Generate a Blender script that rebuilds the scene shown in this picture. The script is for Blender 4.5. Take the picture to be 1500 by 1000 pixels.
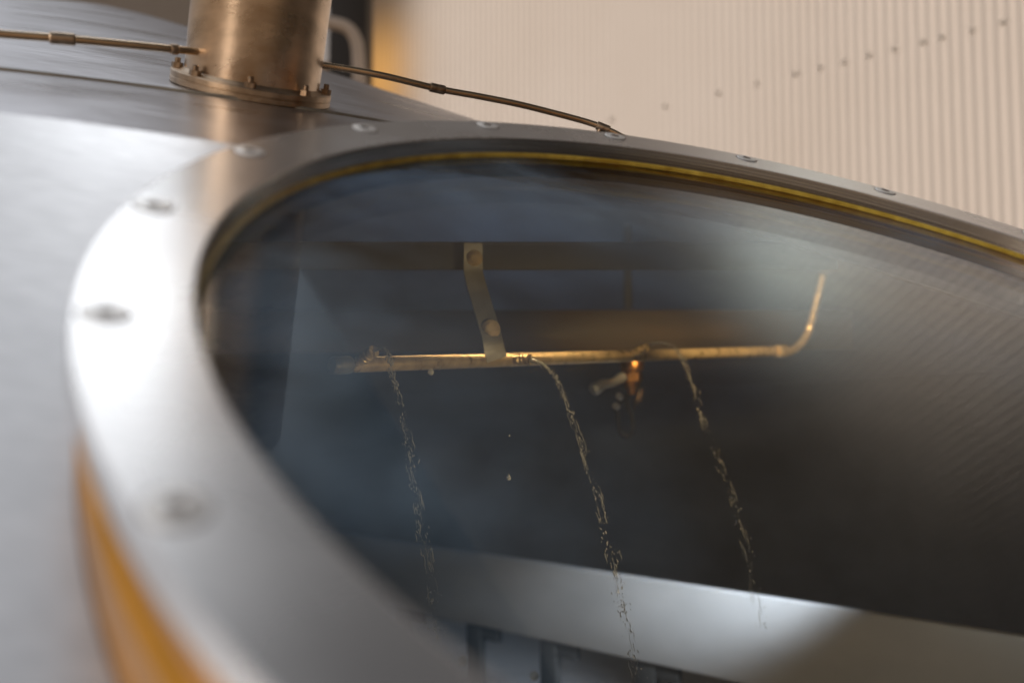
import bpy, bmesh, math, random
from mathutils import Vector, Matrix, noise
random.seed(7)
PI = math.pi
SC = bpy.context.scene
COL = SC.collection
for o in list(bpy.data.objects):
    bpy.data.objects.remove(o)

# ------------------------------------------------------------------ camera
PITCH = math.radians(4.0)
FPX = 35.0 / 36.0 * 1500.0
CAM = Vector((0, 0, 1.6))
cam = bpy.data.cameras.new('camera')
cam_ob = bpy.data.objects.new('camera', cam)
COL.objects.link(cam_ob)
cam_ob.location = CAM
cam_ob.rotation_euler = (PI / 2 + PITCH, 0, 0)
cam.lens = 35.0
cam.sensor_width = 36.0
cam.clip_start = 0.01
cam.clip_end = 200
cam.dof.use_dof = True
cam.dof.focus_distance = 1.12
cam.dof.aperture_fstop = 2.8
cam.dof.aperture_blades = 0
SC.camera = cam_ob

cp, sp = math.cos(PITCH), math.sin(PITCH)
def c2w(v):                      # camera axes (right, down, forward) -> world
    return Vector((v[0], sp * v[1] + cp * v[2], -cp * v[1] + sp * v[2]))
def W(px, py, z):                # photograph pixel and distance in front of the lens -> world point
    return CAM + c2w(((px - 750) / FPX * z, (py - 500) / FPX * z, z))
def w2p(P):
    d = P - CAM
    x, y, z = d.x, sp * d.y - cp * d.z, cp * d.y + sp * d.z
    return x / z * FPX + 750, y / z * FPX + 500, z

# ------------------------------------------------------------------ world
wd = bpy.data.worlds.new('World')
SC.world = wd
wd.use_nodes = True
nt = wd.node_tree
nt.nodes.clear()
out = nt.nodes.new('ShaderNodeOutputWorld')
bg = nt.nodes.new('ShaderNodeBackground')
tc = nt.nodes.new('ShaderNodeTexCoord')
def wmath(op, a, b):
    x = nt.nodes.new('ShaderNodeMath'); x.operation = op
    for i_, v_ in enumerate((a, b)):
        if isinstance(v_, (int, float)): x.inputs[i_].default_value = v_
        else: nt.links.new(v_, x.inputs[i_])
    return x.outputs[0]
def wramp(v, stops):
    x = nt.nodes.new('ShaderNodeValToRGB'); e_ = x.color_ramp.elements
    e_[0].position, e_[0].color = stops[0][0], (*stops[0][1], 1)
    e_[1].position, e_[1].color = stops[-1][0], (*stops[-1][1], 1)
    for p_, c_ in stops[1:-1]:
        q_ = e_.new(p_); q_.color = (*c_, 1)
    nt.links.new(v, x.inputs[0]); return x.outputs[0]
dot = nt.nodes.new('ShaderNodeVectorMath'); dot.operation = 'DOT_PRODUCT'
nt.links.new(tc.outputs['Generated'], dot.inputs[0]); dot.inputs[1].default_value = (-0.90, 0.10, 0.45)
sep = nt.nodes.new('ShaderNodeSeparateXYZ'); nt.links.new(tc.outputs['Generated'], sep.inputs[0])
# the hall: bright windows high on the left and behind, dark roof space to the right, warm brown lower down
high = wramp(wmath('ADD', wmath('MULTIPLY', dot.outputs['Value'], 0.5), 0.5),
             [(0.64, (0.034, 0.036, 0.040)), (0.69, (0.05, 0.052, 0.056)), (0.715, (0.15, 0.15, 0.15)), (0.735, (0.28, 0.285, 0.30)), (0.765, (0.55, 0.565, 0.60)), (0.80, (0.74, 0.76, 0.80))])
low = wramp(wmath('ADD', wmath('MULTIPLY', sep.outputs[2], 0.5), 0.5),
            [(0.0, (0.04, 0.025, 0.012)), (0.47, (0.36, 0.24, 0.15)), (0.60, (0.32, 0.25, 0.19)), (0.72, (0.30, 0.28, 0.28))])
mixw = nt.nodes.new('ShaderNodeMixRGB')
mrw = nt.nodes.new('ShaderNodeMapRange'); mrw.interpolation_type = 'SMOOTHSTEP'
mrw.inputs[1].default_value = 0.42; mrw.inputs[2].default_value = 0.62
nt.links.new(sep.outputs[2], mrw.inputs[0])
dot2 = nt.nodes.new('ShaderNodeVectorMath'); dot2.operation = 'DOT_PRODUCT'
nt.links.new(tc.outputs['Generated'], dot2.inputs[0]); dot2.inputs[1].default_value = (-0.95, -0.30, 0.0)
azr = nt.nodes.new('ShaderNodeMapRange'); azr.interpolation_type = 'SMOOTHSTEP'
azr.inputs[1].default_value = -0.75; azr.inputs[2].default_value = -0.1; azr.inputs[3].default_value = 0.12; azr.inputs[4].default_value = 1.0
nt.links.new(dot2.outputs['Value'], azr.inputs[0])
lowm = nt.nodes.new('ShaderNodeVectorMath'); lowm.operation = 'SCALE'
nt.links.new(low, lowm.inputs[0]); nt.links.new(azr.outputs[0], lowm.inputs['Scale']); low = lowm.outputs[0]
nt.links.new(mrw.outputs[0], mixw.inputs[0]); nt.links.new(low, mixw.inputs[1]); nt.links.new(high, mixw.inputs[2])
nt.links.new(mixw.outputs[0], bg.inputs[0])
bg.inputs[1].default_value = 1.0
nt.links.new(bg.outputs[0], out.inputs[0])

# ------------------------------------------------------------------ lamps
def area(name, loc, target, sx, sy, power, color, along=None):
    l = bpy.data.lights.new(name, 'AREA')
    l.shape = 'RECTANGLE'; l.size = sx; l.size_y = sy; l.energy = power; l.color = color
    o = bpy.data.objects.new(name, l)
    COL.objects.link(o)
    o.location = loc
    zz = (Vector(loc) - Vector(target)).normalized()
    if along is None:
        o.rotation_euler = (-zz).to_track_quat('-Z', 'Y').to_euler()
    else:
        xx = (Vector(along) - zz * zz.dot(Vector(along))).normalized()
        yy = zz.cross(xx)
        o.rotation_euler = Matrix(((xx.x, yy.x, zz.x), (xx.y, yy.y, zz.y), (xx.z, yy.z, zz.z))).to_euler()
    return o
def point(name, loc, radius, power, color):
    l = bpy.data.lights.new(name, 'POINT')
    l.shadow_soft_size = radius; l.energy = power; l.color = color
    o = bpy.data.objects.new(name, l)
    COL.objects.link(o)
    o.location = loc
    return o
RINGC = Vector((0.2376, 0.569, 1.635))
NR = c2w(Vector((0.202, -0.892, -0.405)).normalized())   # normal of the window
def mirrored(P, nrm):              # where a gaze that hits P goes on to
    d = (P - CAM).normalized()
    return d - nrm * (2 * d.dot(nrm))
s_p = CAM + (W(200, 435, 1) - CAM) * ((RINGC - CAM).dot(NR) / (W(200, 435, 1) - CAM).dot(NR))
s_d = mirrored(s_p, NR)
area('skylight_lamp', s_p + s_d * 3.0, s_p, 0.95, 0.24, 1.35, (0.96, 0.98, 1.0), along=(1, 0.1, 0)).data.spread = math.radians(100)
p_n = Vector((0.205, -0.605, 0.769)).normalized()
p_p = W(190, 238, 0.56)
area('plate_glint_lamp', p_p + mirrored(p_p, p_n) * 3.0, p_p, 0.6, 0.5, 0.36, (0.96, 0.98, 1.0), along=(1, 0, 0)).data.spread = math.radians(100)  # added lamp, placed so its mirror image brightens the shoulder plate
area('hall_lamp', (-1.6, -1.8, 3.6), (0, 0.8, 1.7), 2.0, 2.0, 12, (0.92, 0.95, 1.0))
area('vent_fill_lamp', (-1.7, -1.6, 2.3), (-0.25, 0.85, 1.95), 0.5, 1.6, 20, (1.0, 0.82, 0.66))  # unseen fill added to brighten the vent pipe
area('wall_backlight', (1.32, 4.78, 2.74), (0.90, 4.16, 2.74), 4.0, 2.8, 33, (1.0, 0.87, 0.785)).data.spread = math.radians(84)
area('high_window_lamp', (2.0, 3.85, 4.0), (1.62, 3.45, 4.0), 0.5, 0.5, 1.9, (0.74, 0.95, 1.0)).data.spread = math.radians(110)
wl = point('amber_glow_lamp', (-0.50, 6.15, 3.55), 0.10, 11, (1.0, 0.52, 0.12))  # added behind the sheet to turn its left end amber
wl.data.type = 'SPOT'; wl.data.spot_size = math.radians(110); wl.data.spot_blend = 1.0
wl.rotation_euler = Vector((-0.68, -0.733, 0)).to_track_quat('-Z', 'Y').to_euler()
# inside the vessel
area('vessel_lamp', (0.27, 1.405, 1.806), (0.27, 1.40, 1.55), 1.4, 0.02, 2.9, (1.0, 0.66, 0.32), along=(1, 0, 0)).data.spread = math.radians(120)
area('pipe_fill_lamp', (0.44, 1.405, 1.800), W(1140, 515, 1.86), 0.36, 0.02, 1.6, (1.0, 0.66, 0.32), along=(1, 0, 0)).data.spread = math.radians(76)  # extra lamp added to brighten the right run of pipe
point('valve_fill_lamp', W(935, 560, 1.82), 0.012, 0.22, (1.0, 0.42, 0.10))  # hidden lamp added for the orange glow on valve and beam
sl = point('vessel_side_fill', RINGC + Vector((0.34, 0.06, 0.02)) - NR * 0.15, 0.02, 15, (1.0, 0.70, 0.36))  # out of sight fill added for strap, nozzles and jets
sl.data.type = 'SPOT'; sl.data.spot_size = math.radians(46); sl.data.spot_blend = 0.8
sl.rotation_euler = (W(760, 620, 1.25) - sl.location).to_track_quat('-Z', 'Y').to_euler()
area('vessel_cool_fill', (-1.5, 1.7, 1.05), W(500, 415, 2.6), 0.5, 0.35, 3.2, (0.52, 0.70, 1.0)).data.spread = math.radians(46)  # cool fill added for the underside of the roof
rl = point('rake_fill_lamp', Vector((0.80, 1.45, 1.62)), 0.05, 165, (0.92, 0.94, 1.0))  # unseen spot added to whiten the rake beam
rl.data.type = 'SPOT'; rl.data.spot_size = math.radians(30); rl.data.spot_blend = 1.0
rl.rotation_euler = (W(940, 900, 2.35) - rl.location).to_track_quat('-Z', 'Y').to_euler()

vs = SC.view_settings
SC.display_settings.display_device = 'sRGB'
vs.view_transform = 'Standard'
vs.look = 'None'
vs.exposure = 0.0
vs.gamma = 1.0
vs.use_curve_mapping = False
SC.render.engine = 'CYCLES'
cy = SC.cycles
cy.use_denoising = True
cy.max_bounces = 10
cy.transparent_max_bounces = 16
cy.glossy_bounces = 6
cy.transmission_bounces = 8
cy.caustics_reflective = False
cy.caustics_refractive = False
cy.sample_clamp_indirect = 6.0

# ------------------------------------------------------------------ materials
class N:
    def __init__(s, name):
        s.m = bpy.data.materials.new(name)
        s.m.use_nodes = True
        s.t = s.m.node_tree
        s.b = s.t.nodes['Principled BSDF']
        s.o = s.t.nodes['Material Output']
    def n(s, kind, **kw):
        x = s.t.nodes.new(kind)
        for k, v in kw.items():
            if k.startswith('i_'):
                x.inputs[k[2:].replace('_', ' ')].default_value = v
            else:
                setattr(x, k, v)
        return x
    def l(s, a, b):
        s.t.links.new(a, b)
    def coords(s, scale=(1, 1, 1), rot=(0, 0, 0)):
        tc = s.n('ShaderNodeTexCoord')
        mp = s.n('ShaderNodeMapping')
        mp.inputs['Scale'].default_value = scale
        mp.inputs['Rotation'].default_value = rot
        s.l(tc.outputs['Object'], mp.inputs['Vector'])
        return mp.outputs[0]
    def noise(s, vec, scale, detail=4.0, rough=0.55):
        x = s.n('ShaderNodeTexNoise')
        x.inputs['Scale'].default_value = scale
        x.inputs['Detail'].default_value = detail
        x.inputs['Roughness'].default_value = rough
        if vec is not None:
            s.l(vec, x.inputs['Vector'])
        return x.outputs['Fac']
    def rng(s, v, a, b, c, d):
        x = s.n('ShaderNodeMapRange')
        for i, q in enumerate((a, b, c, d)):
            x.inputs[i + 1].default_value = q
        s.l(v, x.inputs[0])
        return x.outputs[0]
    def ramp(s, v, stops):
        x = s.n('ShaderNodeValToRGB')
        e = x.color_ramp.elements
        e[0].position, e[0].color = stops[0][0], (*stops[0][1], 1)
        e[1].position, e[1].color = stops[-1][0], (*stops[-1][1], 1)
        for p, c in stops[1:-1]:
            q = e.new(p); q.color = (*c, 1)
        s.l(v, x.inputs[0])
        return x.outputs[0]
    def bump(s, v, strength, dist):
        x = s.n('ShaderNodeBump')
        x.inputs['Strength'].default_value = strength
        x.inputs['Distance'].default_value = dist
        s.l(v, x.inputs['Height'])
        s.l(x.outputs[0], s.b.inputs['Normal'])

def steel(name, base, rough, var=0.06, scale=(6, 6, 6), rot=(0, 0, 0), brush=None, bs=0.08, dirt=None, metal=1.0, wave=None, streak=0.0):
    k = N(name)
    v = k.coords(scale, rot)
    f = k.noise(v, 1.0, 5)
    lo = tuple(c * (1 - var * 2) for c in base); hi = tuple(min(1, c * (1 + var)) for c in base)
    stops = [(0.3, lo), (0.7, hi)]
    if dirt:
        stops = [(0.25, dirt), (0.42, lo), (0.7, hi)]
    colr = k.ramp(f, stops)
    if streak:
        g = k.rng(k.noise(k.coords(brush, rot), 1.0, 4, 0.65), 0.3, 0.7, 1 - streak, 1 + streak)
        sc_ = k.n('ShaderNodeVectorMath', operation='SCALE'); k.l(colr, sc_.inputs[0]); k.l(g, sc_.inputs['Scale'])
        colr = sc_.outputs[0]
    k.l(colr, k.b.inputs['Base Color'])
    k.b.inputs['Metallic'].default_value = metal
    k.l(k.rng(f, 0.3, 0.7, rough * 0.85, rough * 1.2), k.b.inputs['Roughness'])
    if brush:
        g = k.noise(k.coords(brush, rot), 1.0, 3)
        if wave:
            h = k.noise(k.coords(wave, rot), 1.0, 1)
            a = k.n('ShaderNodeMath', operation='MULTIPLY_ADD')
            k.l(h, a.inputs[0]); a.inputs[1].default_value = 6.0; k.l(g, a.inputs[2])
            g = a.outputs[0]
        k.bump(g, bs, 0.001)
    return k.m

M = {}
M['ring'] = steel('satin_ring_steel', (0.67, 0.67, 0.675), 0.26, 0.05, (9, 9, 9), brush=(25, 260, 60), bs=0.08, metal=0.78, streak=0.05)
M['plate'] = steel('brushed_plate_steel', (0.66, 0.66, 0.67), 0.36, 0.06, (5, 5, 14), rot=(0, 0, 0.25), brush=(8, 220, 220), bs=0.25, streak=0.09)
M['roof'] = steel('rolled_roof_steel', (0.50, 0.50, 0.53), 0.30, 0.06, (4, 9, 20), brush=(12, 12, 420), bs=0.16, wave=(26, 60, 120), streak=0.08)
M['vent'] = steel('warm_lit_vent_steel', (0.74, 0.60, 0.46), 0.28, 0.14, (14, 14, 30), brush=(90, 90, 260), bs=0.10, dirt=(0.36, 0.24, 0.14))  # tan reflected from warm surroundings is put into the base colour
M['flange'] = steel('stained_flange_steel', (0.60, 0.47, 0.34), 0.36, 0.15, (40, 40, 40), dirt=(0.28, 0.17, 0.09))
M['nut'] = steel('rusty_bolt_steel', (0.50, 0.38, 0.27), 0.38, 0.2, (120, 120, 120), dirt=(0.20, 0.09, 0.04))
M['tube'] = steel('bronzed_tube_steel', (0.62, 0.46, 0.30), 0.24, 0.1, (25, 25, 25))
M['amber'] = steel('amber_collar_metal', (0.60, 0.26, 0.03), 0.33, 0.22, (14, 14, 5))
M['screw'] = steel('bright_screw_steel', (0.88, 0.88, 0.87), 0.42, 0.03, (60, 60, 60), metal=0.55)
M['socket'] = steel('shaded_socket_steel', (0.13, 0.09, 0.07), 0.6, 0.2, (200, 200, 200), metal=0.4)  # shade of the socket recess and rim gap is in this colour
M['spray'] = steel('wet_spray_pipe_steel', (0.72, 0.52, 0.28), 0.30, 0.12, (60, 60, 60), brush=(300, 300, 300), bs=0.12, dirt=(0.42, 0.28, 0.12), metal=0.62)  # amber lamplight is put into the golden base colour
M['inner_steel'] = steel('vessel_fitting_steel', (0.36, 0.33, 0.28), 0.42, 0.15, (22, 22, 22), dirt=(0.22, 0.18, 0.13), metal=0.6)
M['amber_lit_nozzle'] = steel('amber_lit_nozzle_metal', (0.78, 0.57, 0.30), 0.26, 0.12, (80, 80, 80), dirt=(0.30, 0.17, 0.07), metal=0.5)  # amber light on the nozzles is put into their colour
M['orange_lit_valve'] = steel('orange_lit_valve_metal', (0.72, 0.33, 0.10), 0.32, 0.2, (60, 60, 60))  # orange light on the valve is put into its colour
M['bar'] = steel('brown_lit_bar', (0.055, 0.034, 0.020), 0.55, 0.25, (6, 6, 30), metal=0.2, dirt=(0.03, 0.018, 0.012))  # warm light on the steel bar is put into this brown
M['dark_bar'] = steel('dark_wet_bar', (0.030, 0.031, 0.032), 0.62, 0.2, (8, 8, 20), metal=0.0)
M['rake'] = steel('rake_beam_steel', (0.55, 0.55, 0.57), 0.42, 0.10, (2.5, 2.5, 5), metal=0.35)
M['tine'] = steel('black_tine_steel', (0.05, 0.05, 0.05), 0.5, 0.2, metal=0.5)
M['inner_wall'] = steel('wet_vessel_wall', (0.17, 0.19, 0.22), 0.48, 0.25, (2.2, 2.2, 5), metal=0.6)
M['collar_in'] = steel('vessel_neck_steel', (0.2, 0.18, 0.15), 0.5, 0.1, metal=0.8)

k = N('amber_seal_rubber')
f = k.noise(k.coords((60, 60, 60)), 1.0)
k.l(k.ramp(f, [(0.3, (0.45, 0.29, 0.03)), (0.7, (0.85, 0.66, 0.13))]), k.b.inputs['Base Color'])
k.b.inputs['Roughness'].default_value = 0.28
k.b.inputs['Subsurface Weight'].default_value = 0.0
M['seal'] = k.m

k = N('turned_bore_steel')
dv = k.n('ShaderNodeVectorMath', operation='DOT_PRODUCT')
k.l(k.coords(), dv.inputs[0]); dv.inputs[1].default_value = NR
cmb = k.n('ShaderNodeCombineXYZ')
mm = k.n('ShaderNodeMath', operation='MULTIPLY'); k.l(dv.outputs['Value'], mm.inputs[0]); mm.inputs[1].default_value = 900.0
k.l(mm.outputs[0], cmb.inputs[0])
vv = k.n('ShaderNodeVectorMath', operation='ADD'); k.l(cmb.outputs[0], vv.inputs[0]); k.l(k.coords((7, 7, 7)), vv.inputs[1])
f = k.noise(vv.outputs[0], 1.0, 3)
k.l(k.ramp(f, [(0.35, (0.20, 0.17, 0.15)), (0.55, (0.50, 0.48, 0.46)), (0.68, (0.78, 0.76, 0.74))]), k.b.inputs['Base Color'])
k.b.inputs['Metallic'].default_value = 1.0
k.b.inputs['Roughness'].default_value = 0.24
k.bump(f, 0.25, 0.0006)
M['bore'] = k.m

# window glass: clear sheet, Fresnel reflection, condensation; its haze also paints in reflected light
def glass_mat(name, haze):
    k = N(name)
    k.t.nodes.remove(k.b)
    tr = k.n('ShaderNodeBsdfTransparent'); tr.inputs[0].default_value = (0.90, 0.95, 0.96, 1)
    gl = k.n('ShaderNodeBsdfGlossy'); gl.inputs['Roughness'].default_value = 0.03
    gl.inputs['Color'].default_value = (1, 1, 1, 1)
    fr = k.n('ShaderNodeFresnel'); fr.inputs['IOR'].default_value = 1.45
    geo = k.n('ShaderNodeNewGeometry')
    k.l(k.rng(geo.outputs['Backfacing'], 0, 1, 1.45, 1 / 1.45), fr.inputs['IOR'])
    mx = k.n('ShaderNodeMixShader')
    k.l(fr.outputs[0], mx.inputs[0]); k.l(tr.outputs[0], mx.inputs[1]); k.l(gl.outputs[0], mx.inputs[2])
    last = mx.outputs[0]
    if haze:
        v = k.coords((3.2, 7.0, 3.2), (0.3, 0.5, 0.5))
        f = k.noise(v, 1.0, 6, 0.6)
        g = k.noise(k.coords((40, 9, 40), (0, 0, 0.7)), 1.0, 3)
        a = k.n('ShaderNodeMath', operation='MULTIPLY')
        sx = k.n('ShaderNodeSeparateXYZ'); k.l(k.coords(), sx.inputs[0])
        gx = k.rng(sx.outputs[0], -0.16, 0.08, 1.0, 0.015)
        a2 = k.n('ShaderNodeMath', operation='MULTIPLY'); k.l(k.rng(f, 0.40, 0.70, 0.0, haze), a2.inputs[0]); gy = k.rng(sx.outputs[1], 0.60, 0.80, 0.0, 0.85)
        gm = k.n('ShaderNodeMath', operation='MAXIMUM'); k.l(gx, gm.inputs[0]); k.l(gy, gm.inputs[1])
        k.l(gm.outputs[0], a2.inputs[1])
        k.l(a2.outputs[0], a.inputs[0]); k.l(k.rng(g, 0.3, 0.7, 0.6, 1.2), a.inputs[1])
        tl = k.n('ShaderNodeBsdfTranslucent'); tl.inputs[0].default_value = (0.52, 0.72, 0.95, 1)
        df = k.n('ShaderNodeBsdfDiffuse'); df.inputs[0].default_value = (0.52, 0.72, 0.95, 1)
        m2 = k.n('ShaderNodeMixShader'); k.l(tl.outputs[0], m2.inputs[1]); k.l(df.outputs[0], m2.inputs[2])
        m2.inputs[0].default_value = 0.6
        m3 = k.n('ShaderNodeMixShader')
        k.l(a.outputs[0], m3.inputs[0]); k.l(last, m3.inputs[1]); k.l(m2.outputs[0], m3.inputs[2])
        last = m3.outputs[0]
    k.l(last, k.o.inputs['Surface'])
    return k.m
M['glass'] = glass_mat('sight_glass', 0.42)

k = N('clear_water')
k.b.inputs['Base Color'].default_value = (1.0, 0.96, 0.88, 1)
k.b.inputs['Transmission Weight'].default_value = 0.6
k.b.inputs['IOR'].default_value = 1.33
k.b.inputs['Roughness'].default_value = 0.15
M['water'] = k.m

k = N('mash_liquor')
f = k.noise(k.coords((3, 3, 3)), 1.0, 5)
k.l(k.ramp(f, [(0.3, (0.36, 0.36, 0.39)), (0.7, (0.52, 0.52, 0.56))]), k.b.inputs['Base Color'])
k.b.inputs['Roughness'].default_value = 0.35
k.bump(k.noise(k.coords((14, 14, 14)), 1.0, 3), 0.4, 0.02)
M['liquor'] = k.m

# ribbed translucent sheet: daylight comes through it
k = N('ribbed_translucent_sheet')
k.t.nodes.remove(k.b)
f = k.noise(k.coords((0.8, 0.8, 0.5)), 1.0, 4)
colr = k.ramp(f, [(0.3, (0.70, 0.64, 0.57)), (0.7, (0.76, 0.71, 0.65))])
df = k.n('ShaderNodeBsdfDiffuse'); tl = k.n('ShaderNodeBsdfTranslucent'); gl = k.n('ShaderNodeBsdfGlossy')
gl.inputs['Roughness'].default_value = 0.35
dv = k.n('ShaderNodeVectorMath', operation='DOT_PRODUCT')
k.l(k.coords(), dv.inputs[0]); dv.inputs[1].default_value = (0.733, -0.680, 0)
mm = k.n('ShaderNodeMath', operation='MULTIPLY'); k.l(dv.outputs['Value'], mm.inputs[0]); mm.inputs[1].default_value = 2 * PI / 0.039
sn = k.n('ShaderNodeMath', operation='SINE'); k.l(mm.outputs[0], sn.inputs[0])
web = k.rng(sn.outputs[0], 0.1, 1.0, 1.0, 0.70)          # internal webs of the sheet
mw_ = k.n('ShaderNodeVectorMath', operation='SCALE'); k.l(colr, mw_.inputs[0]); k.l(web, mw_.inputs['Scale'])
colr = mw_.outputs[0]
k.l(colr, df.inputs[0]); k.l(colr, tl.inputs[0])
m1 = k.n('ShaderNodeMixShader'); m1.inputs[0].default_value = 0.93
k.l(df.outputs[0], m1.inputs[1]); k.l(tl.outputs[0], m1.inputs[2])
m2 = k.n('ShaderNodeMixShader'); m2.inputs[0].default_value = 0.06
k.l(m1.outputs[0], m2.inputs[1]); k.l(gl.outputs[0], m2.inputs[2])
k.l(m2.outputs[0], k.o.inputs['Surface'])
M['sheet'] = k.m

def paint(name, base, rough=0.5, var=0.1, sc=4):
    k = N(name)
    f = k.noise(k.coords((sc, sc, sc)), 1.0, 4)
    k.l(k.ramp(f, [(0.3, tuple(c * (1 - var) for c in base)), (0.7, tuple(min(1, c * (1 + var)) for c in base))]), k.b.inputs['Base Color'])
    k.b.inputs['Roughness'].default_value = rough
    return k.m
M['screw_grey'] = paint('grey_screw_cap', (0.95, 0.88, 0.80), 0.5)
M['dark_post'] = paint('dark_post_paint', (0.03, 0.025, 0.02), 0.6)
M['pale_pipe'] = paint('pale_painted_pipe', (0.60, 0.52, 0.45), 0.4)
M['timber'] = paint('amber_timber', (0.45, 0.26, 0.09), 0.5, 0.15, 6)
M['tan_wall'] = paint('tan_plaster', (0.50, 0.36, 0.24), 0.7)

# ------------------------------------------------------------------ object helpers
WORLD = {}
def link(name, me, mats, parent=None, mw=None, smooth=True, sharp=38):
    o = bpy.data.objects.new(name, me)
    COL.objects.link(o)
    for m in (mats if isinstance(mats, (list, tuple)) else [mats]):
        me.materials.append(M[m])
    if smooth:
        for p in me.polygons:
            p.use_smooth = True
        me.set_sharp_from_angle(angle=math.radians(sharp))
    place(o, mw or Matrix.Identity(4), parent)
    return o
def place(o, mw, parent=None):
    WORLD[o.name] = mw.copy()
    if parent is not None:
        o.parent = parent
        o.matrix_parent_inverse = WORLD[parent.name].inverted()
    o.matrix_basis = mw
def copy_to(src, mw, parent=None):
    c = src.copy()
    COL.objects.link(c)
    place(c, mw, parent)
    return c
def empty(name, loc):
    o = bpy.data.objects.new(name, None)
    COL.objects.link(o)
    place(o, Matrix.Translation(loc))
    o.empty_display_size = 0.05
    return o
def tag(o, label, cat, group=None, kind=None):
    o['label'] = label; o['category'] = cat
    if group: o['group'] = group
    if kind: o['kind'] = kind
    return o
def mesh(bm, name):
    bmesh.ops.recalc_face_normals(bm, faces=bm.faces[:])
    me = bpy.data.meshes.new(name)
    bm.to_mesh(me); bm.free()
    return me
def frame(origin, z, xhint=Vector((1, 0, 0))):
    z = z.normalized()
    x = (xhint - z * xhint.dot(z)).normalized()
    y = z.cross(x)
    return Matrix(((x.x, y.x, z.x, origin.x), (x.y, y.y, z.y, origin.y), (x.z, y.z, z.z, origin.z), (0, 0, 0, 1)))
def lathe(bm, prof, seg=48, mw=None, closed=False, mi=0):
    mw = mw or Matrix.Identity(4)
    rows = []
    for r, z in prof:
        if r < 1e-6:
            rows.append([bm.verts.new(mw @ Vector((0, 0, z)))])
        else:
            rows.append([bm.verts.new(mw @ Vector((r * math.cos(2 * PI * i / seg), r * math.sin(2 * PI * i / seg), z))) for i in range(seg)])
    pairs = list(zip(rows, rows[1:])) + ([(rows[-1], rows[0])] if closed else [])
    for a, b in pairs:
        for i in range(seg):
            j = (i + 1) % seg
            if len(a) == 1 and len(b) == 1: continue
            if len(a) == 1: f = bm.faces.new((a[0], b[i], b[j]))
            elif len(b) == 1: f = bm.faces.new((a[i], b[0], a[j]))
            else: f = bm.faces.new((a[i], b[i], b[j], a[j]))
            f.material_index = mi
def smooth_path(pts, n=8):
    P = [Vector(p) for p in pts]
    res = []
    for i in range(len(P) - 1):
        a, b, c, d = P[max(i - 1, 0)], P[i], P[i + 1], P[min(i + 2, len(P) - 1)]
        for s in range(n):
            t = s / n
            res.append(0.5 * ((2 * b) + (c - a) * t + (2 * a - 5 * b + 4 * c - d) * t * t + (3 * b - 3 * c + d - a) * t ** 3))
    res.append(P[-1])
    return res
def tube(bm, pts, rad, seg=16, cap=True, jitter=None):
    pts = [Vector(p) for p in pts]
    rads = rad if isinstance(rad, (list, tuple)) else [rad] * len(pts)
    ref = Vector((0.13, 0.27, 1)).normalized()
    rows = []
    for i, p in enumerate(pts):
        t = (pts[min(i + 1, len(pts) - 1)] - pts[max(i - 1, 0)]).normalized()
        if abs(t.dot(ref)) > 0.97: r0 = Vector((1, 0, 0))
        else: r0 = ref
        x = (r0 - t * r0.dot(t)).normalized(); y = t.cross(x)
        rows.append([bm.verts.new(p + (x * math.cos(2 * PI * q / seg) + y * math.sin(2 * PI * q / seg)) * rads[i] * (1 if jitter is None else 1 + jitter * random.uniform(-1, 1))) for q in range(seg)])
    for a, b in zip(rows, rows[1:]):
        for q in range(seg):
            bm.faces.new((a[q], b[q], b[(q + 1) % seg], a[(q + 1) % seg]))
    if cap:
        bm.faces.new(rows[0][::-1]); bm.faces.new(rows[-1])
def bar(bm, p0, p1, w, h, up=Vector((0, 0, 1)), bevel=0.001):
    """box from p0 to p1; h along up, w across"""
    t = (p1 - p0).normalized()
    u = (up - t * up.dot(t)).normalized(); s = t.cross(u)
    vs_ = [bm.verts.new(p + s * (a * w / 2) + u * (b * h / 2)) for p in (p0, p1) for a, b in ((-1, -1), (1, -1), (1, 1), (-1, 1))]
    F = [(0, 1, 2, 3), (7, 6, 5, 4), (0, 4, 5, 1), (1, 5, 6, 2), (2, 6, 7, 3), (3, 7, 4, 0)]
    fs = [bm.faces.new([vs_[i] for i in q]) for q in F]
    if bevel:
        es = list({e for f in fs for e in f.edges})
        bmesh.ops.bevel(bm, geom=es, offset=bevel, segments=2, affect='EDGES', profile=0.5)
def prism(bm, sides, r, z0, z1, mw, rot=0.0, bev=0.0):
    a = [bm.verts.new(mw @ Vector((r * math.cos(2 * PI * i / sides + rot), r * math.sin(2 * PI * i / sides + rot), z0))) for i in range(sides)]
    b = [bm.verts.new(mw @ Vector((r * math.cos(2 * PI * i / sides + rot), r * math.sin(2 * PI * i / sides + rot), z1))) for i in range(sides)]
    bm.faces.new(a[::-1]); bm.faces.new(b)
    for i in range(sides):
        bm.faces.new((a[i], a[(i + 1) % sides], b[(i + 1) % sides], b[i]))

# ------------------------------------------------------------------ geometry of the vessel
R = 0.4
RO = 1.123 * R
U = NR.cross(Vector((0, 0, 1))).normalized()
Wv = NR.cross(U)
FR = Matrix(((U.x, Wv.x, NR.x, RINGC.x), (U.y, Wv.y, NR.y, RINGC.y), (U.z, Wv.z, NR.z, RINGC.z), (0, 0, 0, 1)))
def rp(a, r, h=0.0):
    a = math.radians(a)
    return RINGC + (U * math.cos(a) + Wv * math.sin(a)) * r - NR * h
def on_ring(px, py):
    d = W(px, py, 1) - CAM
    return CAM + d * ((RINGC - CAM).dot(NR) / d.dot(NR))
# sloping shoulder plate
QA = on_ring(406, 199) - NR * 0.004
QB = on_ring(160, 330) - NR * 0.042
QD = rp(12, RO, 0.075)
QN = (QB - QA).cross(QD - QA).normalized()
if QN.z < 0: QN = -QN
def on_q(px, py):
    d = W(px, py, 1) - CAM
    return CAM + d * ((QA - CAM).dot(QN) / d.dot(QN))
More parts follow.
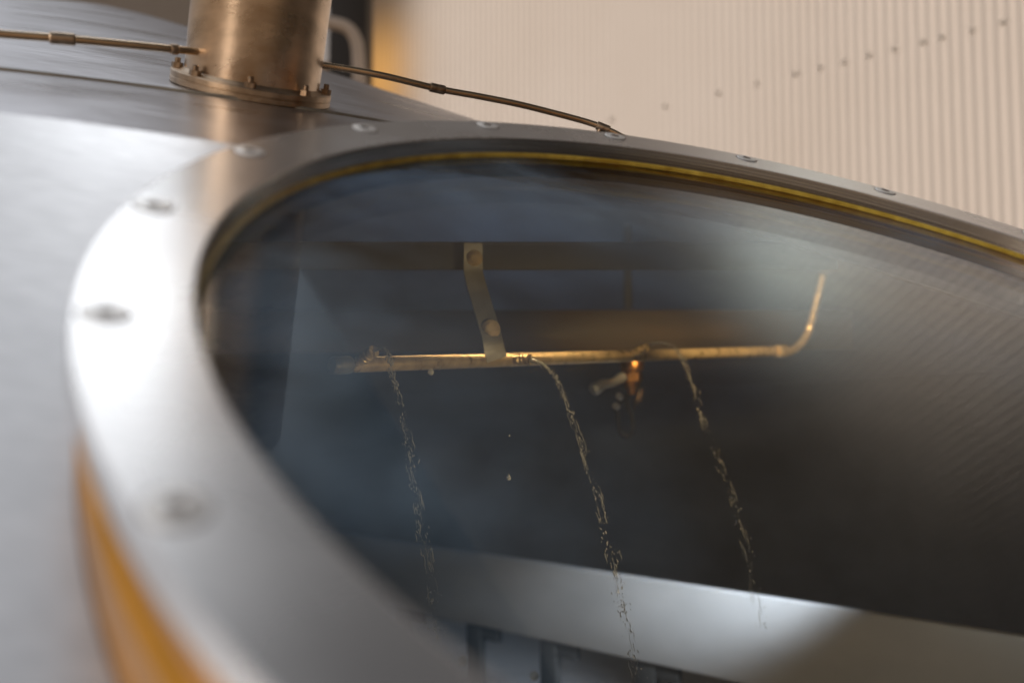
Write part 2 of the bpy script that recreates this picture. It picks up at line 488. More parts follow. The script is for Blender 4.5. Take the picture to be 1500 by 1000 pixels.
# roof cone about a vertical axis
AD = 2.4
d_ = W(140, -12, 1) - CAM
APEX = CAM + d_ * (AD / d_.y)
F1 = on_q(0, 178); F2 = on_q(400, 198)
def kk(P): return (APEX.z - P.z) / math.hypot(P.x - APEX.x, P.y - APEX.y)
K = (kk(F1) + kk(F2)) / 2
def cone_z(x, y):
    r = math.hypot(x - APEX.x, y - APEX.y)
    return APEX.z - K * math.sqrt(r * r + 0.02)  + K * 0.0
def cone_ray(px, py, t0=0.3):
    d = W(px, py, 1) - CAM
    t = t0
    while t < 6:
        P = CAM + d * t
        if P.z <= cone_z(P.x, P.y): return t
        t += 0.002
    return None
RT = 2.10                                   # inside radius of the vessel
ang0 = math.atan2(RINGC.y - APEX.y, RINGC.x - APEX.x)

vessel = empty('brewing_vessel', Vector((APEX.x, APEX.y, 0)))
tag(vessel, 'large stainless steel brewing vessel with sloping roof and round sight window', 'brewing vessel')

def in_neck(P, r):
    v = P - RINGC
    h = v.dot(NR)
    return (v - NR * h).length < r

def build_roof(lo, name, mat, offs):
    bm = bmesh.new()
    angs = [ang0 + math.radians(a) for a in ([x * 0.22 for x in range(-180, 181)] + [40 + 4 * x for x in range(1, 70)])]
    rads = [0.0, 0.05, 0.12, 0.22, 0.34, 0.48, 0.64, 0.8, 0.96] + [1.05 + 0.0125 * i for i in range(88)] + [2.2, 2.3, 2.4]
    rows = []
    for r in rads:
        rows.append([bm.verts.new((APEX.x + r * math.cos(a), APEX.y + r * math.sin(a), cone_z(APEX.x + r, APEX.y) + offs)) for a in angs])
    n = len(angs)
    for i in range(len(rads) - 1):
        for j in range(n):
            k2 = (j + 1) % n
            vs4 = (rows[i][j], rows[i + 1][j], rows[i + 1][k2], rows[i][k2])
            c = sum((v.co for v in vs4), Vector()) / 4
            if in_neck(c, lo): continue
            bm.faces.new(vs4)
    geom = bm.verts[:] + bm.edges[:] + bm.faces[:]
    bmesh.ops.bisect_plane(bm, geom=geom, plane_co=QA - QN * (0.0005 - offs), plane_no=QN, clear_outer=True)
    bmesh.ops.remove_doubles(bm, verts=bm.verts[:], dist=1e-5)
    for v in [v for v in bm.verts if not v.link_faces]: bm.verts.remove(v)
    return link(name, mesh(bm, name), mat, vessel)
build_roof(RO * 0.955, 'roof', 'roof', 0.0)
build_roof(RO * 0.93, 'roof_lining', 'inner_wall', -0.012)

# weld seam round the roof: a raised strip following the cone
bm = bmesh.new()
t = cone_ray(262, 134); P = W(262, 134, t)
rs = math.hypot(P.x - APEX.x, P.y - APEX.y)
pts = []
for i in range(0, 241):
    a = ang0 + math.radians(-60 + 0.5 * i)
    x, y = APEX.x + rs * math.cos(a), APEX.y + rs * math.sin(a)
    p = Vector((x, y, cone_z(x, y) - 0.0004))
    if (p - QA).dot(QN) > -0.004 or in_neck(p, RO * 0.97): continue
    pts.append(p)
tube(bm, pts, 0.0028, 8)
link('weld_seam', mesh(bm, 'weld_seam'), 'inner_steel', vessel)

# shoulder plate: flat sheet under and around the window, its upper edge where it meets the roof
def hq(a):
    p = rp(a, RO)
    return (p - QA).dot(QN) / NR.dot(QN)
def hbody(a):                     # depth of the vessel's outer surface below the window frame
    hc = 0.0
    for i_ in range(200):
        p = rp(a, RO * 0.985, i_ * 0.002)
        if p.z <= cone_z(p.x, p.y): hc = i_ * 0.002; break
    return max(hq(a), hc)
e = (F2 - F1).normalized()
upq = QN.cross(e).normalized()
if upq.z < 0: upq = -upq
edge = []
for i in range(0, 130):
    p = F1 - e * 0.55 + e * (0.0145 * i)
    for it in range(40):
        p = p + upq * (cone_z(p.x, p.y) - p.z) * 0.7 / max(0.2, upq.z + K * 0.5)
    edge.append(p + upq * 0.001)
inside = [i for i, p in enumerate(edge) if in_neck(p, RO * 0.992)]
left_e, right_e = edge[:inside[0]], edge[inside[-1] + 1:]
def ang_of(p):
    v = p - RINGC
    return math.degrees(math.atan2(v.dot(Wv), v.dot(U)))
al, ar = ang_of(edge[inside[0]]), ang_of(edge[inside[-1]])
while ar < al: ar += 360
circ = [rp(al + (ar - al) * i / 260, RO * 0.992, hq(al + (ar - al) * i / 260)) for i in range(261)]
dn = -upq
loop = left_e + circ + right_e + [right_e[-1] + dn * 1.5, left_e[0] + dn * 1.5]
bm = bmesh.new()
f = bm.faces.new([bm.verts.new(p) for p in loop])
r_ = bmesh.ops.extrude_face_region(bm, geom=[f])
bmesh.ops.translate(bm, verts=[v for v in r_['geom'] if isinstance(v, bmesh.types.BMVert)], vec=-QN * 0.003)
bmesh.ops.triangulate(bm, faces=bm.faces[:])
link('shoulder_plate', mesh(bm, 'shoulder_plate'), 'plate', vessel, smooth=False)

# neck under the window frame: stepped amber collar on the near side
def hcol(a):
    return min(max(hbody(a) + 0.010, 0.022), 0.16)
steps = [(0.985, 0.0), (0.985, 0.30), (0.975, 0.32), (0.975, 0.36), (0.992, 0.40), (0.992, 0.72), (0.984, 0.74), (0.990, 0.80), (0.990, 1.0)]
bm = bmesh.new()
rows = []
NA = 240
for s, q in steps:
    row = []
    for i in range(NA):
        a = i * 360 / NA
        H_ = hcol(a)
        row.append(bm.verts.new(rp(a, RO * s, 0.0125 + q * max(H_ - 0.0125, 0.003))))
    rows.append(row)
for a_, b_ in zip(rows, rows[1:]):
    for i in range(NA):
        bm.faces.new((a_[i], a_[(i + 1) % NA], b_[(i + 1) % NA], b_[i]))
link('window_collar', mesh(bm, 'window_collar'), 'amber', vessel)
bm = bmesh.new()
rows = [[bm.verts.new(rp(i * 3, r, h if h < 0.05 else hcol(i * 3))) for i in range(130)] for r, h in ((RO * 0.955, 0.034), (RO * 0.955, 0.1))]
for i in range(130):
    bm.faces.new((rows[0][i], rows[0][(i + 1) % 120], rows[1][(i + 1) % 120], rows[1][i]))
link('collar_lining', mesh(bm, 'collar_lining'), 'collar_in', vessel)

# body of the vessel: inner wall, and the shell below and to the right of the window
bm = bmesh.new()
rows = []
zt = cone_z(APEX.x + RT, APEX.y) - 0.012
for z in (0.0, 0.5, 1.0, 1.4, zt):
    rows.append([bm.verts.new((APEX.x + RT * math.cos(ang0 + math.radians(a)), APEX.y + RT * math.sin(ang0 + math.radians(a)), z)) for a in range(16, 321, 2)])
for a_, b_ in zip(rows, rows[1:]):
    for i in range(len(a_) - 1):
        bm.faces.new((a_[i], a_[i + 1], b_[i + 1], b_[i]))
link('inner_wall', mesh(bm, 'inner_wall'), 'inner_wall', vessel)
bm = bmesh.new()                      # side plate that closes the wall towards the shoulder
ba = ang0 + math.radians(16)
p0_ = Vector((APEX.x + (RT - 0.01) * math.cos(ba), APEX.y + (RT - 0.01) * math.sin(ba), 0.8))
p1_ = Vector((APEX.x + 2.75 * math.cos(ba), APEX.y + 2.75 * math.sin(ba), 0.8))
zs = (cone_z(p0_.x, p0_.y) - 0.02, min(1.60, cone_z(p1_.x, p1_.y) + 0.10))
q_ = [bm.verts.new(v) for v in ((p0_.x, p0_.y, 0.0), (p1_.x, p1_.y, 0.0), (p1_.x, p1_.y, zs[1]), (p0_.x, p0_.y, zs[0]))]
bm.faces.new(q_)
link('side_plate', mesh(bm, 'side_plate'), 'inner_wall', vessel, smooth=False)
# round window: frame ring, seal, pane, twenty countersunk screws
bm = bmesh.new()
T = 0.0125
c = 0.0012
lathe(bm, [(R + c, 0), (RO - c, 0), (RO - c * 0.3, -c * 0.3), (RO, -c), (RO, -T), (R, -T), (R, -c), (R + c * 0.3, -c * 0.3)], 360, FR, closed=True)
for f in bm.faces:
    c_ = f.calc_center_median() - RINGC
    if (c_ - NR * c_.dot(NR)).length < R + 0.0003: f.material_index = 1
ring = link('window_frame', mesh(bm, 'window_frame'), ['ring', 'bore'], vessel, sharp=12)
bm = bmesh.new()
SI = R - 0.0022
lathe(bm, [(R + 0.012, -T - 0.0002), (SI + 0.001, -T - 0.0002), (SI, -T - 0.0012), (SI + 0.0006, -T - 0.0025), (SI, -T - 0.0032), (SI + 0.001, -T - 0.0042), (R + 0.012, -T - 0.0042)], 300, FR, closed=True)
link('window_seal', mesh(bm, 'window_seal'), 'seal', ring)
bm = bmesh.new()
zg = -T - 0.0046
lathe(bm, [(0, zg), (R + 0.01, zg), (R + 0.01, zg - 0.012), (0, zg - 0.012)], 200, FR)
link('glass_pane', mesh(bm, 'glass_pane'), 'glass', ring)
def screw_mesh():
    bm = bmesh.new()
    rh = 0.0098
    lathe(bm, [(rh + 0.0008, 0.0002), (rh, 0.00022)], 40, mi=1)
    lathe(bm, [(rh, 0.00022), (rh - 0.0004, 0.0007), (rh - 0.0014, 0.0009), (0.0040, 0.0010)], 40)
    bmesh.ops.remove_doubles(bm, verts=bm.verts[:], dist=1e-6)
    rows = []
    for r, z in ((0.0040, 0.0010), (0.0040, 0.0009), (0.0038, 0.0003)):
        rows.append([bm.verts.new((r * (1 + 0.10 * math.cos(6 * 2 * PI * i / 40)) * math.cos(2 * PI * i / 40), r * (1 + 0.10 * math.cos(6 * 2 * PI * i / 40)) * math.sin(2 * PI * i / 40), z)) for i in range(40)])
    for a_, b_ in zip(rows, rows[1:]):
        for i in range(40):
            f = bm.faces.new((a_[i], b_[i], b_[(i + 1) % 40], a_[(i + 1) % 40])); f.material_index = 1
    f = bm.faces.new(rows[-1]); f.material_index = 1
    me = bpy.data.meshes.new('screw'); bm.to_mesh(me); bm.free()
    return me
P = on_ring(157, 460) - RINGC
a0 = math.degrees(math.atan2(P.dot(Wv), P.dot(U)))
scr = None
for i in range(20):
    a = a0 + i * 18.0
    mw = FR.copy(); mw.translation = rp(a, 1.089 * R, -0.0001)
    mw = mw @ Matrix.Rotation(random.uniform(0, 1), 4, 'Z')
    if scr is None: scr = link('screw', screw_mesh(), ['screw', 'socket'], ring, mw, sharp=14)
    else: copy_to(scr, mw, ring)

# ------------------------------------------------------------------ vent pipe on the roof
t = cone_ray(368, 137)
VB = W(368, 137, t)
rd = Vector((VB.x - APEX.x, VB.y - APEX.y, 0)).normalized()
VA = Vector((rd.x * K, rd.y * K, 1)).normalized()
FV = frame(VB, VA)
zc = w2p(VB)[2]
rf = 114 * zc / FPX
rc = 96 * zc / FPX
vent = empty('vent_pipe', VB)
tag(vent, 'wide tan, warm lit steel vent pipe bolted to the vessel roof', 'vent pipe')
bm = bmesh.new()
lathe(bm, [(rc, 0.004), (rc, 0.012), (rc * 1.002, 0.05), (rc, 0.35), (rc, 0.5), (rc - 0.003, 0.5), (rc - 0.003, 0.0)], 96, FV)
link('pipe', mesh(bm, 'pipe'), 'vent', vent)
bm = bmesh.new()
lathe(bm, [(rc - 0.003, 0.0), (rf - 0.001, 0.0), (rf, 0.001), (rf, 0.0055), (rf - 0.0006, 0.006), (rf - 0.0006, 0.0066), (rf, 0.0072), (rf, 0.0115), (rf - 0.001, 0.0125), (rc + 0.0035, 0.0125), (rc + 0.001, 0.015), (rc - 0.003, 0.017)], 96, FV, closed=True)
fl = link('flange', mesh(bm, 'flange'), 'flange', vent)
bm = bmesh.new()
prism(bm, 6, 0.0056, 0.0, 0.0048, Matrix.Identity(4))
lathe(bm, [(0.0029, 0.0048), (0.0029, 0.009), (0.0022, 0.0098), (0, 0.0098)], 14)
nme = mesh(bm, 'nut')
nut0 = None
for i in range(8):
    a = math.radians(12 + i * 45)
    mw = FV @ Matrix.Translation((math.cos(a) * (rc + rf) / 2 * 1.005, math.sin(a) * (rc + rf) / 2 * 1.005, 0.0125)) @ Matrix.Rotation(random.uniform(0, 1), 4, 'Z')
    if nut0 is None: nut0 = link('nut', nme, 'nut', fl, mw)
    else: copy_to(nut0, mw, fl)

# ------------------------------------------------------------------ thin tube that circles the roof
pp = [(-620, 12, .74), (-330, 26, .79), (-120, 38, .83), (-60, 44, .845), (0, 50, .86), (92, 57, .88), (200, 67, .91), (280, 75, .94), (380, 85, .99), (480, 97, 1.03), (560, 111, 1.05), (640, 130, 1.08), (700, 141, 1.1), (760, 153, 1.12), (820, 168, 1.14), (860, 179, 1.15), (885, 188, 1.15), (908, 199, 1.15), (935, 216, 1.15)]
P3 = []
for px, py, z in pp:
    t = cone_ray(px, py)
    if t is not None: z = min(z, t - 0.012)
    P3.append(W(px, py, z))
for q_ in (0.10, 0.22):                # the tube runs on and comes down to the roof behind the window
    p_ = P3[-1] + Vector((0.5, 0.35, 0)) * q_ * 0.6
    P3.append(Vector((p_.x, p_.y, cone_z(p_.x, p_.y) + 0.004)))
tb = empty('cleaning_tube', P3[4])
tag(tb, 'thin bronze coloured tube running around the roof behind the vent pipe', 'tube')
rt = 0.0036
bm = bmesh.new()
tube(bm, smooth_path(P3, 10), rt, 16)
link('tube', mesh(bm, 'tube'), 'tube', tb)
def sleeve(px0, px1, rad, name, par, mat='tube'):
    q = [Vector(p) for p in smooth_path(P3, 40)]
    q = [p for p in q if px0 <= w2p(p)[0] <= px1]
    bm = bmesh.new()
    n = len(q)
    tube(bm, q, [rad * (0.86 if i in (0, n - 1) else 1) for i in range(n)], 20)
    return link(name, mesh(bm, name), mat, par)
sleeve(71, 113, 0.0054, 'coupling', tb, 'flange')
sleeve(249, 262, 0.0050, 'coupling', tb, 'nut')
sleeve(628, 652, 0.0050, 'coupling', tb, 'nut')
sleeve(874, 893, 0.0050, 'coupling', tb, 'nut')
bm = bmesh.new()
tube(bm, [W(880, 186, 1.15), W(876, 196, 1.15), W(874, 215, 1.15)], 0.0034, 12)
link('support_post', mesh(bm, 'support_post'), 'nut', tb)

# ------------------------------------------------------------------ inside the vessel: spray pipe
PL, PR = W(492, 535, 1.15), W(1130, 514.5, 1.86)
PR2 = W(1158, 514, 1.90)
spray = empty('spray_pipe', W(735, 524, 1.33))
tag(spray, 'golden lit spray pipe with three nozzles seen through the sight window', 'spray pipe')
rsp = 0.0094
bm = bmesh.new()
elb = [PL + (PR - PL) * 0.03, PL + (PR - PL) * 0.35, PL + (PR - PL) * 0.7, PR, PR2, W(1172, 504, 1.92), W(1182, 490, 1.93), W(1188, 474, 1.935), W(1199, 430, 1.94), W(1208, 392, 1.945)]
ep = smooth_path(elb, 8)
tube(bm, ep, [rsp if i < 28 else max(0.0075, rsp - (i - 28) * 0.0003) for i in range(len(ep))], 24)
link('pipe', mesh(bm, 'pipe'), 'spray', spray)
for pa, pb, q_ in ((W(1184, 486, 1.932), W(1190, 466, 1.936), 0.0066), (PR + (PR2 - PR) * 0.2, PR + (PR2 - PR) * 0.75, 0.0098)):
    bm = bmesh.new()
    tube(bm, [pa, pa.lerp(pb, 0.15), pa.lerp(pb, 0.85), pb], [q_, q_ * 1.25, q_ * 1.25, q_], 20)
    link('coupling', mesh(bm, 'coupling'), 'spray', spray)
bm = bmesh.new()
dpl = (PR - PL).normalized()
tube(bm, [PL - dpl * 0.006, PL - dpl * 0.0045, PL - dpl * 0.002, PL + dpl * 0.002, PL + dpl * 0.018, PL + dpl * 0.02], [rsp * .9, rsp * 1.06, rsp * 1.12, rsp * 1.14, rsp * 1.14, rsp * 1.05], 24)
link('end_cap', mesh(bm, 'end_cap'), 'inner_steel', spray)
def nozzle(base, tip, first):
    ax = (tip - base); L = ax.length
    F = frame(base, ax, Vector((0.3, 0.1, 1)))
    bm = bmesh.new()
    lathe(bm, [(0.0078, -0.004), (0.0074, 0.004), (0.0062, 0.010), (0.0062, L * 0.5), (0, L * 0.5)], 24, F)
    lathe(bm, [(0, L * .45), (.0066, L * .45), (.0074, L * .46), (.0074, L * .55), (.0062, L * .57), (.0062, L * .62), (.0074, L * .64), (.0074, L * .73), (.006, L * .75), (.006, L * .80)], 24, F)
    o = link('nozzle', mesh(bm, 'nozzle'), 'amber_lit_nozzle', spray)
    bm = bmesh.new()
    r, g = 0.0072, 0.0010
    lathe(bm, [(0, L * .79), (r, L * .79), (r, L * .93), (0, L * .93)], 28, F)
    for s in (-1, 1):
        a0_ = math.acos(g / r)
        arc = [(r * math.sin(-a0_ + 2 * a0_ * i / 14), s * r * math.cos(-a0_ + 2 * a0_ * i / 14)) for i in range(15)]
        lo_ = [bm.verts.new(F @ Vector((x, y, L * .92))) for x, y in arc]
        hi_ = [bm.verts.new(F @ Vector((x, y, L))) for x, y in arc]
        bm.faces.new(lo_); bm.faces.new(hi_)
        for i in range(15):
            bm.faces.new((lo_[i], lo_[(i + 1) % 15], hi_[(i + 1) % 15], hi_[i]))
    link('slotted_cap', mesh(bm, 'slotted_cap'), 'amber_lit_nozzle', o)
    return tip
def pipe_at(px):
    s0, s1 = 0.0, 1.0
    for _ in range(40):
        m_ = (s0 + s1) / 2
        if w2p(PL.lerp(PR, m_))[0] < px: s0 = m_
        else: s1 = m_
    return PL.lerp(PR, s0)
nz = []
for bx, tx, ty, dz in ((521, 548, 514, 0.020), (748, 776, 526, 0.022), (922, 948, 508, 0.020)):
    b = pipe_at(bx)
    z = w2p(b)[2]
    nz.append(nozzle(b, W(tx, ty, z - dz), True))

# support strap that carries the pipe
strap = empty('support_strap', W(693, 378, 1.33))
tag(strap, 'bent flat steel strap holding the spray pipe below the dark beam', 'strap')
cpts = [(693, 356, 1.335), (693, 385, 1.335), (694, 402, 1.333), (700, 425, 1.325), (712, 465, 1.31), (720, 492, 1.30), (724, 512, 1.298), (728, 526, 1.30)]
cc = [W(*p) for p in cpts]
cc = smooth_path(cc, 5)
bm = bmesh.new()
rowl = []
for i, p in enumerate(cc):
    tg = (cc[min(i + 1, len(cc) - 1)] - cc[max(i - 1, 0)]).normalized()
    wd_ = Vector((1, 0.22, 0)); wd_ = (wd_ - tg * wd_.dot(tg)).normalized()
    nn = tg.cross(wd_).normalized()
    hw = 0.0125 + 0.0012 * i / len(cc); th = 0.0018
    rowl.append([bm.verts.new(p + wd_ * sx * hw + nn * sy * th) for sx, sy in ((-1, -1), (1, -1), (1, 1), (-1, 1))])
for a_, b_ in zip(rowl, rowl[1:]):
    for i in range(4): bm.faces.new((a_[i], a_[(i + 1) % 4], b_[(i + 1) % 4], b_[i]))
bm.faces.new(rowl[0]); bm.faces.new(rowl[-1][::-1])
link('strap', mesh(bm, 'strap'), 'inner_steel', strap, smooth=False)
def hexbolt(P, ax, sc, par):
    F = frame(P, ax)
    bm = bmesh.new()
    lathe(bm, [(0, -0.003), (0.0115 * sc, -0.003), (0.0115 * sc, -0.0008), (0.0108 * sc, 0.0), (0.009 * sc, 0.0), (0.0085 * sc, 0.001), (0.0066 * sc, 0.001)], 28, F)
    prism(bm, 6, 0.0072 * sc, 0.0, 0.0052 * sc, F, 0.4)
    lathe(bm, [(0.0052 * sc, 0.0052 * sc), (0.0046 * sc, 0.0060 * sc), (0, 0.0060 * sc)], 20, F)
    return link('bolt', mesh(bm, 'bolt'), 'spray', par)
hexbolt(W(695, 378, 1.331), c2w(Vector((0, 0, -1))), 0.95, strap)
hexbolt(W(719, 482, 1.300), c2w(Vector((0.05, -0.10, -1))), 1.1, strap)

# beams
bm = bmesh.new()
bar(bm, W(210, 377, 1.352), W(1225, 377, 1.352), 0.012, 0.034, bevel=0.0015)
bar(bm, W(210, 361, 1.372), W(1212, 361, 1.372), 0.05, 0.005, bevel=0.0012)
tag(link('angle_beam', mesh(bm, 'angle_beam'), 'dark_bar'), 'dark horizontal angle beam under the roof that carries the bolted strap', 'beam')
bm = bmesh.new()
bar(bm, W(150, 487, 1.94), W(1245, 483, 2.15), 0.03, 0.085, bevel=0.003)
tag(link('cross_beam', mesh(bm, 'cross_beam'), 'bar'), 'brown lit cross beam behind the spray pipe glowing orange on its right', 'beam')

# hanging valve behind the pipe
vz = 1.72
valve = empty('spray_valve', W(925, 545, vz))
tag(valve, 'orange lit valve with looped hose hanging behind the right end of the spray pipe', 'valve')
mwv = frame(W(926, 528, vz), Vector((0, 0, -1)))
u_ = vz / FPX
bm = bmesh.new()
lathe(bm, [(0, 0), (17 * u_, 0), (18 * u_, 2 * u_), (17 * u_, 14 * u_), (14 * u_, 16 * u_), (14 * u_, 20 * u_)], 28, mwv)
prism(bm, 6, 15 * u_, 19 * u_, 30 * u_, mwv)
lathe(bm, [(12 * u_, 30 * u_), (12 * u_, 36 * u_), (7 * u_, 44 * u_), (6 * u_, 50 * u_), (0, 50 * u_)], 24, mwv)
link('valve_body', mesh(bm, 'valve_body'), 'orange_lit_valve', valve)
bm = bmesh.new()
tube(bm, smooth_path([W(912, 552, vz - .01), W(898, 560, vz - .03), W(882, 563, vz - .05), (W(868, 572, vz - .06))], 6), [0.009, 0.0088, 0.0086, 0.0082, 0.008, 0.0078, 0.0076, 0.0075, 0.0075, 0.008, 0.0085, 0.009, 0.0095, 0.010, 0.0105, 0.011, 0.011, 0.0105, 0.009], 16)
link('lever', mesh(bm, 'lever'), 'screw', valve)
bm = bmesh.new()
tube(bm, smooth_path([W(922, 574, vz), W(915, 585, vz), W(904, 592, vz), W(905, 612, vz), W(908, 632, vz), W(918, 640, vz), W(926, 630, vz), W(925, 608, vz), W(919, 594, vz), W(918, 580, vz + .01)], 6), 0.0045, 12)
link('hose', mesh(bm, 'hose'), 'tine', valve)
for px, py in ((908, 581), (903, 595)):
    bm = bmesh.new()
    F = frame(W(px, py, vz - 0.012), c2w(Vector((-0.4, -0.3, -1))))
    prism(bm, 6, 0.0062, -0.004, 0.006, F, 0.3)
    link('hose_clip', mesh(bm, 'hose_clip'), 'screw', valve)
# short drain stub hanging from the roof
bm = bmesh.new()
tube(bm, [W(919, 330, 2.3), W(919, 400, 2.3), W(920, 452, 2.3)], 0.010, 14)
tag(link('drop_rod', mesh(bm, 'drop_rod'), 'dark_bar'), 'faint grey rod hanging upright above the third nozzle', 'rod')

# rake beam low in the vessel
rake = empty('rake_arm', W(1000, 900, 2.2))
tag(rake, 'bright blurred steel rake arm with dark tines low in the vessel', 'rake arm')
T0, T1 = W(400, 764, 3.15), W(1700, 960, 1.55)
up = Vector((0, 0, 1))
hb = 0.178
bm = bmesh.new()
bar(bm, T0 - up * hb / 2, T1 - up * hb / 2, 0.03, hb, bevel=0.004)
link('beam', mesh(bm, 'beam'), 'rake', rake)
dr = (T1 - T0).normalized()
side = dr.cross(up).normalized()
for px in (590, 697, 806, 948, 1100, 1290, 1480):
    s0, s1 = 0.0, 1.0
    for _ in range(40):
        m_ = (s0 + s1) / 2
        if w2p(T0.lerp(T1, m_) - up * hb)[0] < px: s0 = m_
        else: s1 = m_
    b = T0.lerp(T1, s0) - up * (hb - 0.001)
    bm = bmesh.new()
    bar(bm, b, b - up * 0.42, 0.050, 0.02, up=side, bevel=0.002)
    bar(bm, b - dr * 0.01 - up * 0.018, b + dr * 0.085 - up * 0.018, 0.016, 0.034, bevel=0.002)
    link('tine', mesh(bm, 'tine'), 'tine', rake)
bm = bmesh.new()
lathe(bm, [(0, 0.70), (RT - 0.02, 0.70)], 96, Matrix.Translation((APEX.x, APEX.y, 0)))
tag(link('mash_liquor', mesh(bm, 'mash_liquor'), 'liquor', smooth=False), 'dull grey liquor surface at the bottom of the vessel', 'liquid', kind='structure')

# ------------------------------------------------------------------ water
def jet(path, label, r0, seed):
    rnd = random.Random(seed)
    pts = smooth_path([W(*p) for p in path], 14)
    n = len(pts)
    bm = bmesh.new()
    k0 = int(n * 0.15)
    # clear stream close to the nozzle
    rr = [r0 * (0.8 - 0.4 * i / k0) * (1 + 0.3 * noise.noise(Vector((i * 0.6, seed, 0)))) for i in range(k0 + 1)]
    tube(bm, pts[:k0 + 1], [r * (0.2 if i == k0 else 1) for i, r in enumerate(rr)], 10, jitter=0.08)
    # it breaks into fine threads, then into drops drawn out along the fall
    for s in range(60):
        i0 = int(k0 * 0.5 + (n - k0 * 0.5 - 4) * rnd.random() ** 1.7)
        ln = rnd.randint(3, 6)
        off = Vector((rnd.gauss(0, 1), rnd.gauss(0, 1), 0)) * r0 * (0.35 + 0.9 * i0 / n)
        seg = [pts[min(i0 + j, n - 1)] + off + Vector((rnd.gauss(0, 1), rnd.gauss(0, 1), 0)) * r0 * 0.12 for j in range(ln)]
        seg = [p for j, p in enumerate(seg) if j == 0 or (p - seg[j - 1]).length > 1e-4]
        if len(seg) < 3: continue
        base = r0 * rnd.uniform(0.06, 0.15)
        tube(bm, seg, [base * math.sin(PI * (j + 0.6) / (len(seg) + 0.2)) * rnd.uniform(0.5, 1.4) + 0.00006 for j in range(len(seg))], 6)
    for s in range(720):
        u = rnd.random() ** 1.15
        i0 = min(n - 2, int(k0 * 0.75 + (n - k0 * 0.75 - 1) * u))
        frac = i0 / n
        if noise.noise(Vector((i0 * 0.22, seed * 3.1, 0))) < -0.12 and rnd.random() < 0.75: continue   # pulses in the stream
        tg = (pts[i0 + 1] - pts[i0]).normalized()
        c_ = pts[i0].lerp(pts[i0 + 1], rnd.random()) + Vector((rnd.gauss(0, 1), rnd.gauss(0, 1), rnd.gauss(0, 1))) * r0 * (0.32 + 0.85 * frac)
        rd_ = r0 * rnd.choice((0.05, 0.07, 0.09, 0.12, 0.19)) * rnd.uniform(0.8, 1.25)
        F = frame(c_, (tg + Vector((rnd.gauss(0, .3), rnd.gauss(0, .3), 0))).normalized(), Vector((1, 0.1, 0)))
        bmesh.ops.create_icosphere(bm, subdivisions=1, radius=1.0, matrix=F @ Matrix.Diagonal((rd_, rd_, rd_ * rnd.uniform(1.2, 4.2), 1)))
    tag(link('water_jet', mesh(bm, 'water_jet'), 'water'), label, 'water jet', 'water jets from the spray pipe')
jet([(549, 512, 1.135), (560, 511, 1.12), (570, 522, 1.11), (577, 556, 1.10), (590, 610, 1.085), (604, 690, 1.07), (616, 770, 1.055), (630, 850, 1.04), (641, 930, 1.03)], 'thin water jet falling from the nozzle beside the capped pipe end', 0.0036, 1)
jet([(778, 527, 1.33), (795, 534, 1.31), (812, 550, 1.30), (828, 586, 1.285), (850, 648, 1.27), (875, 730, 1.25), (893, 800, 1.235), (907, 860, 1.22), (920, 930, 1.21), (938, 1010, 1.20)], 'golden speckled water jet falling from the nozzle below the strap', 0.0041, 2)
jet([(950, 505, 1.55), (968, 502, 1.535), (987, 508, 1.525), (1001, 528, 1.515), (1018, 572, 1.50), (1037, 632, 1.485), (1062, 695, 1.47), (1084, 765, 1.455), (1102, 840, 1.44), (1116, 920, 1.43)], 'water jet arcing from the nozzle nearest the hanging orange valve', 0.0038, 3)
def drop(px, py, z, r, st, label):
    bm = bmesh.new()
    c_ = W(px, py, z)
    lathe(bm, [(0, -r), (r * .5, -r * .85), (r * .87, -r * .45), (r, 0), (r * .85, r * .5), (r * .45, r * st * .6), (r * .15, r * st * .9), (0, r * st)], 16, Matrix.Translation(c_))
    tag(link('water_drop', mesh(bm, 'water_drop'), 'water'), label, 'water drop', 'single water drops')
drop(631, 545, 1.25, 0.0042, 1.8, 'water drop clinging under the pipe between the first two nozzles')
drop(745, 700, 1.20, 0.0030, 1.8, 'lone falling water drop, lowest of the two midway between left and middle jets')
drop(746, 638, 1.20, 0.0013, 1.6, 'tiny falling water drop right above the larger lone drop')
drop(783, 989, 0.85, 0.0042, 1.1, 'round blurred water drop near the dark tines at the bottom edge')
drop(679, 966, 0.85, 0.0042, 1.1, 'bright blurred water drop next to the window frame at the bottom')

# ------------------------------------------------------------------ background
def on_wall(px):
    iz = (1 / 3.38) * (586.0 + (px - 1500) * 0.2527) / 586.0
    return 1 / iz
wa = W(1500, 602, on_wall(1500)); wb = W(600, 602, on_wall(600))
wdir = Vector((wa.x - wb.x, wa.y - wb.y, 0)).normalized()
wn = Vector((wdir.y, -wdir.x, 0))
if wn.y > 0: wn = -wn
start = wb - wdir * 0.36; start.z = 0
length = 9.0
wall = empty('ribbed_wall', start)
tag(wall, 'tall pale ribbed translucent wall lit from behind, right of the vessel', 'wall')
bm = bmesh.new()
pitch = 0.039
rows = []
n = int(length / pitch) * 8
for i in range(n + 1):
    s = length * i / n
    ph = 2 * PI * s / pitch
    dep = 0.006 * math.copysign(abs(math.sin(ph)) ** 0.7, math.sin(ph))
    p = start + wdir * s + wn * dep
    rows.append((bm.verts.new((p.x, p.y, 0.0)), bm.verts.new((p.x, p.y, 8.0))))
for a_, b_ in zip(rows, rows[1:]):
    bm.faces.new((a_[0], b_[0], b_[1], a_[1]))
link('ribbed_sheet', mesh(bm, 'ribbed_sheet'), 'sheet', wall)
bm = bmesh.new()                      # unseen sheet added so the glass mirrors no wall edge
rows = []
n = int(6.0 / pitch) * 6
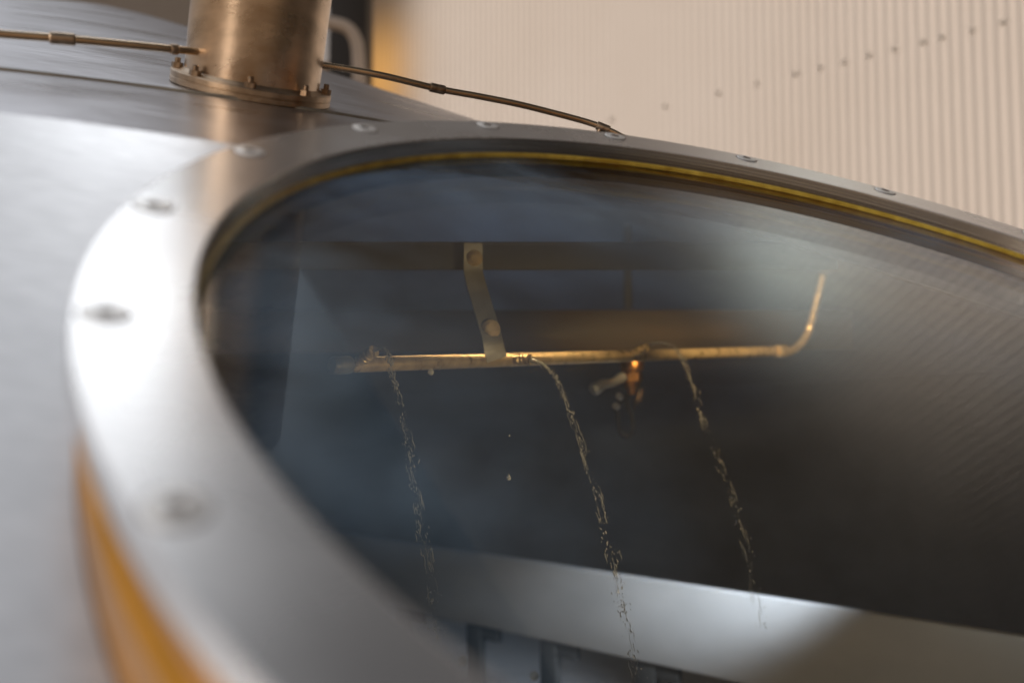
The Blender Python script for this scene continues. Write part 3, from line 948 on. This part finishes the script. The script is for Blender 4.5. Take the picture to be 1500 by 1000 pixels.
for i in range(n + 1):
    s = -6.0 * i / n
    ph = 2 * PI * s / pitch
    dep = 0.006 * math.copysign(abs(math.sin(ph)) ** 0.7, math.sin(ph))
    p = start + wdir * s + wn * dep
    rows.append((bm.verts.new((p.x, p.y, 4.12)), bm.verts.new((p.x, p.y, 8.0))))
for a_, b_ in zip(rows, rows[1:]):
    bm.faces.new((a_[0], b_[0], b_[1], a_[1]))
link('added_header_sheet', mesh(bm, 'added_header_sheet'), 'sheet', wall)
bm = bmesh.new()
lathe(bm, [(0, 0.004), (0.006, 0.004), (0.008, 0.001), (0.0115, 0.0), (0.0115, -0.008), (0, -0.008)], 20)
sme = mesh(bm, 'screw')
s1 = None
zr = W(1490, 18, on_wall(1490)).z
for px in (900, 980, 1060, 1118, 1176, 1213, 1249, 1287, 1326, 1369, 1397, 1443, 1490):
    p = W(px, 602, on_wall(px)); p.z = zr
    mw = frame(p + wn * 0.008, wn)
    if s1 is None: s1 = link('wall_screw', sme, 'screw_grey', wall, mw)
    else: copy_to(s1, mw, wall)

pst = W(512, 300, 5.3)
bm = bmesh.new()
bar(bm, Vector((pst.x, pst.y, 0)), Vector((pst.x, pst.y, 4.0)), 0.24, 0.20, up=Vector((1, 0, 0)), bevel=0.004)
tag(link('dark_column', mesh(bm, 'dark_column'), 'dark_post'), 'blurred dark column beside the vent pipe', 'column')
bm = bmesh.new()
zz = 4.8
tube(bm, smooth_path([W(430, 33, zz), W(470, 33, zz), W(495, 36, zz), W(512, 44, zz), W(522, 62, zz), W(525, 90, zz), W(526, 140, zz), W(528, 240, zz)], 6), 0.030, 18)
tag(link('bent_pipe', mesh(bm, 'bent_pipe'), 'pale_pipe'), 'pale blurred pipe bending down between vent pipe and wall', 'pipe')
# far wall on the left behind the roof
bm = bmesh.new()
bar(bm, Vector((-5.5, 6.6, 1.9)), Vector((-0.9, 6.2, 1.9)), 0.12, 3.8, bevel=0.0)
tag(link('back_wall', mesh(bm, 'back_wall'), 'tan_wall', smooth=False), 'tan wall far behind the vessel roof on the left', 'wall')
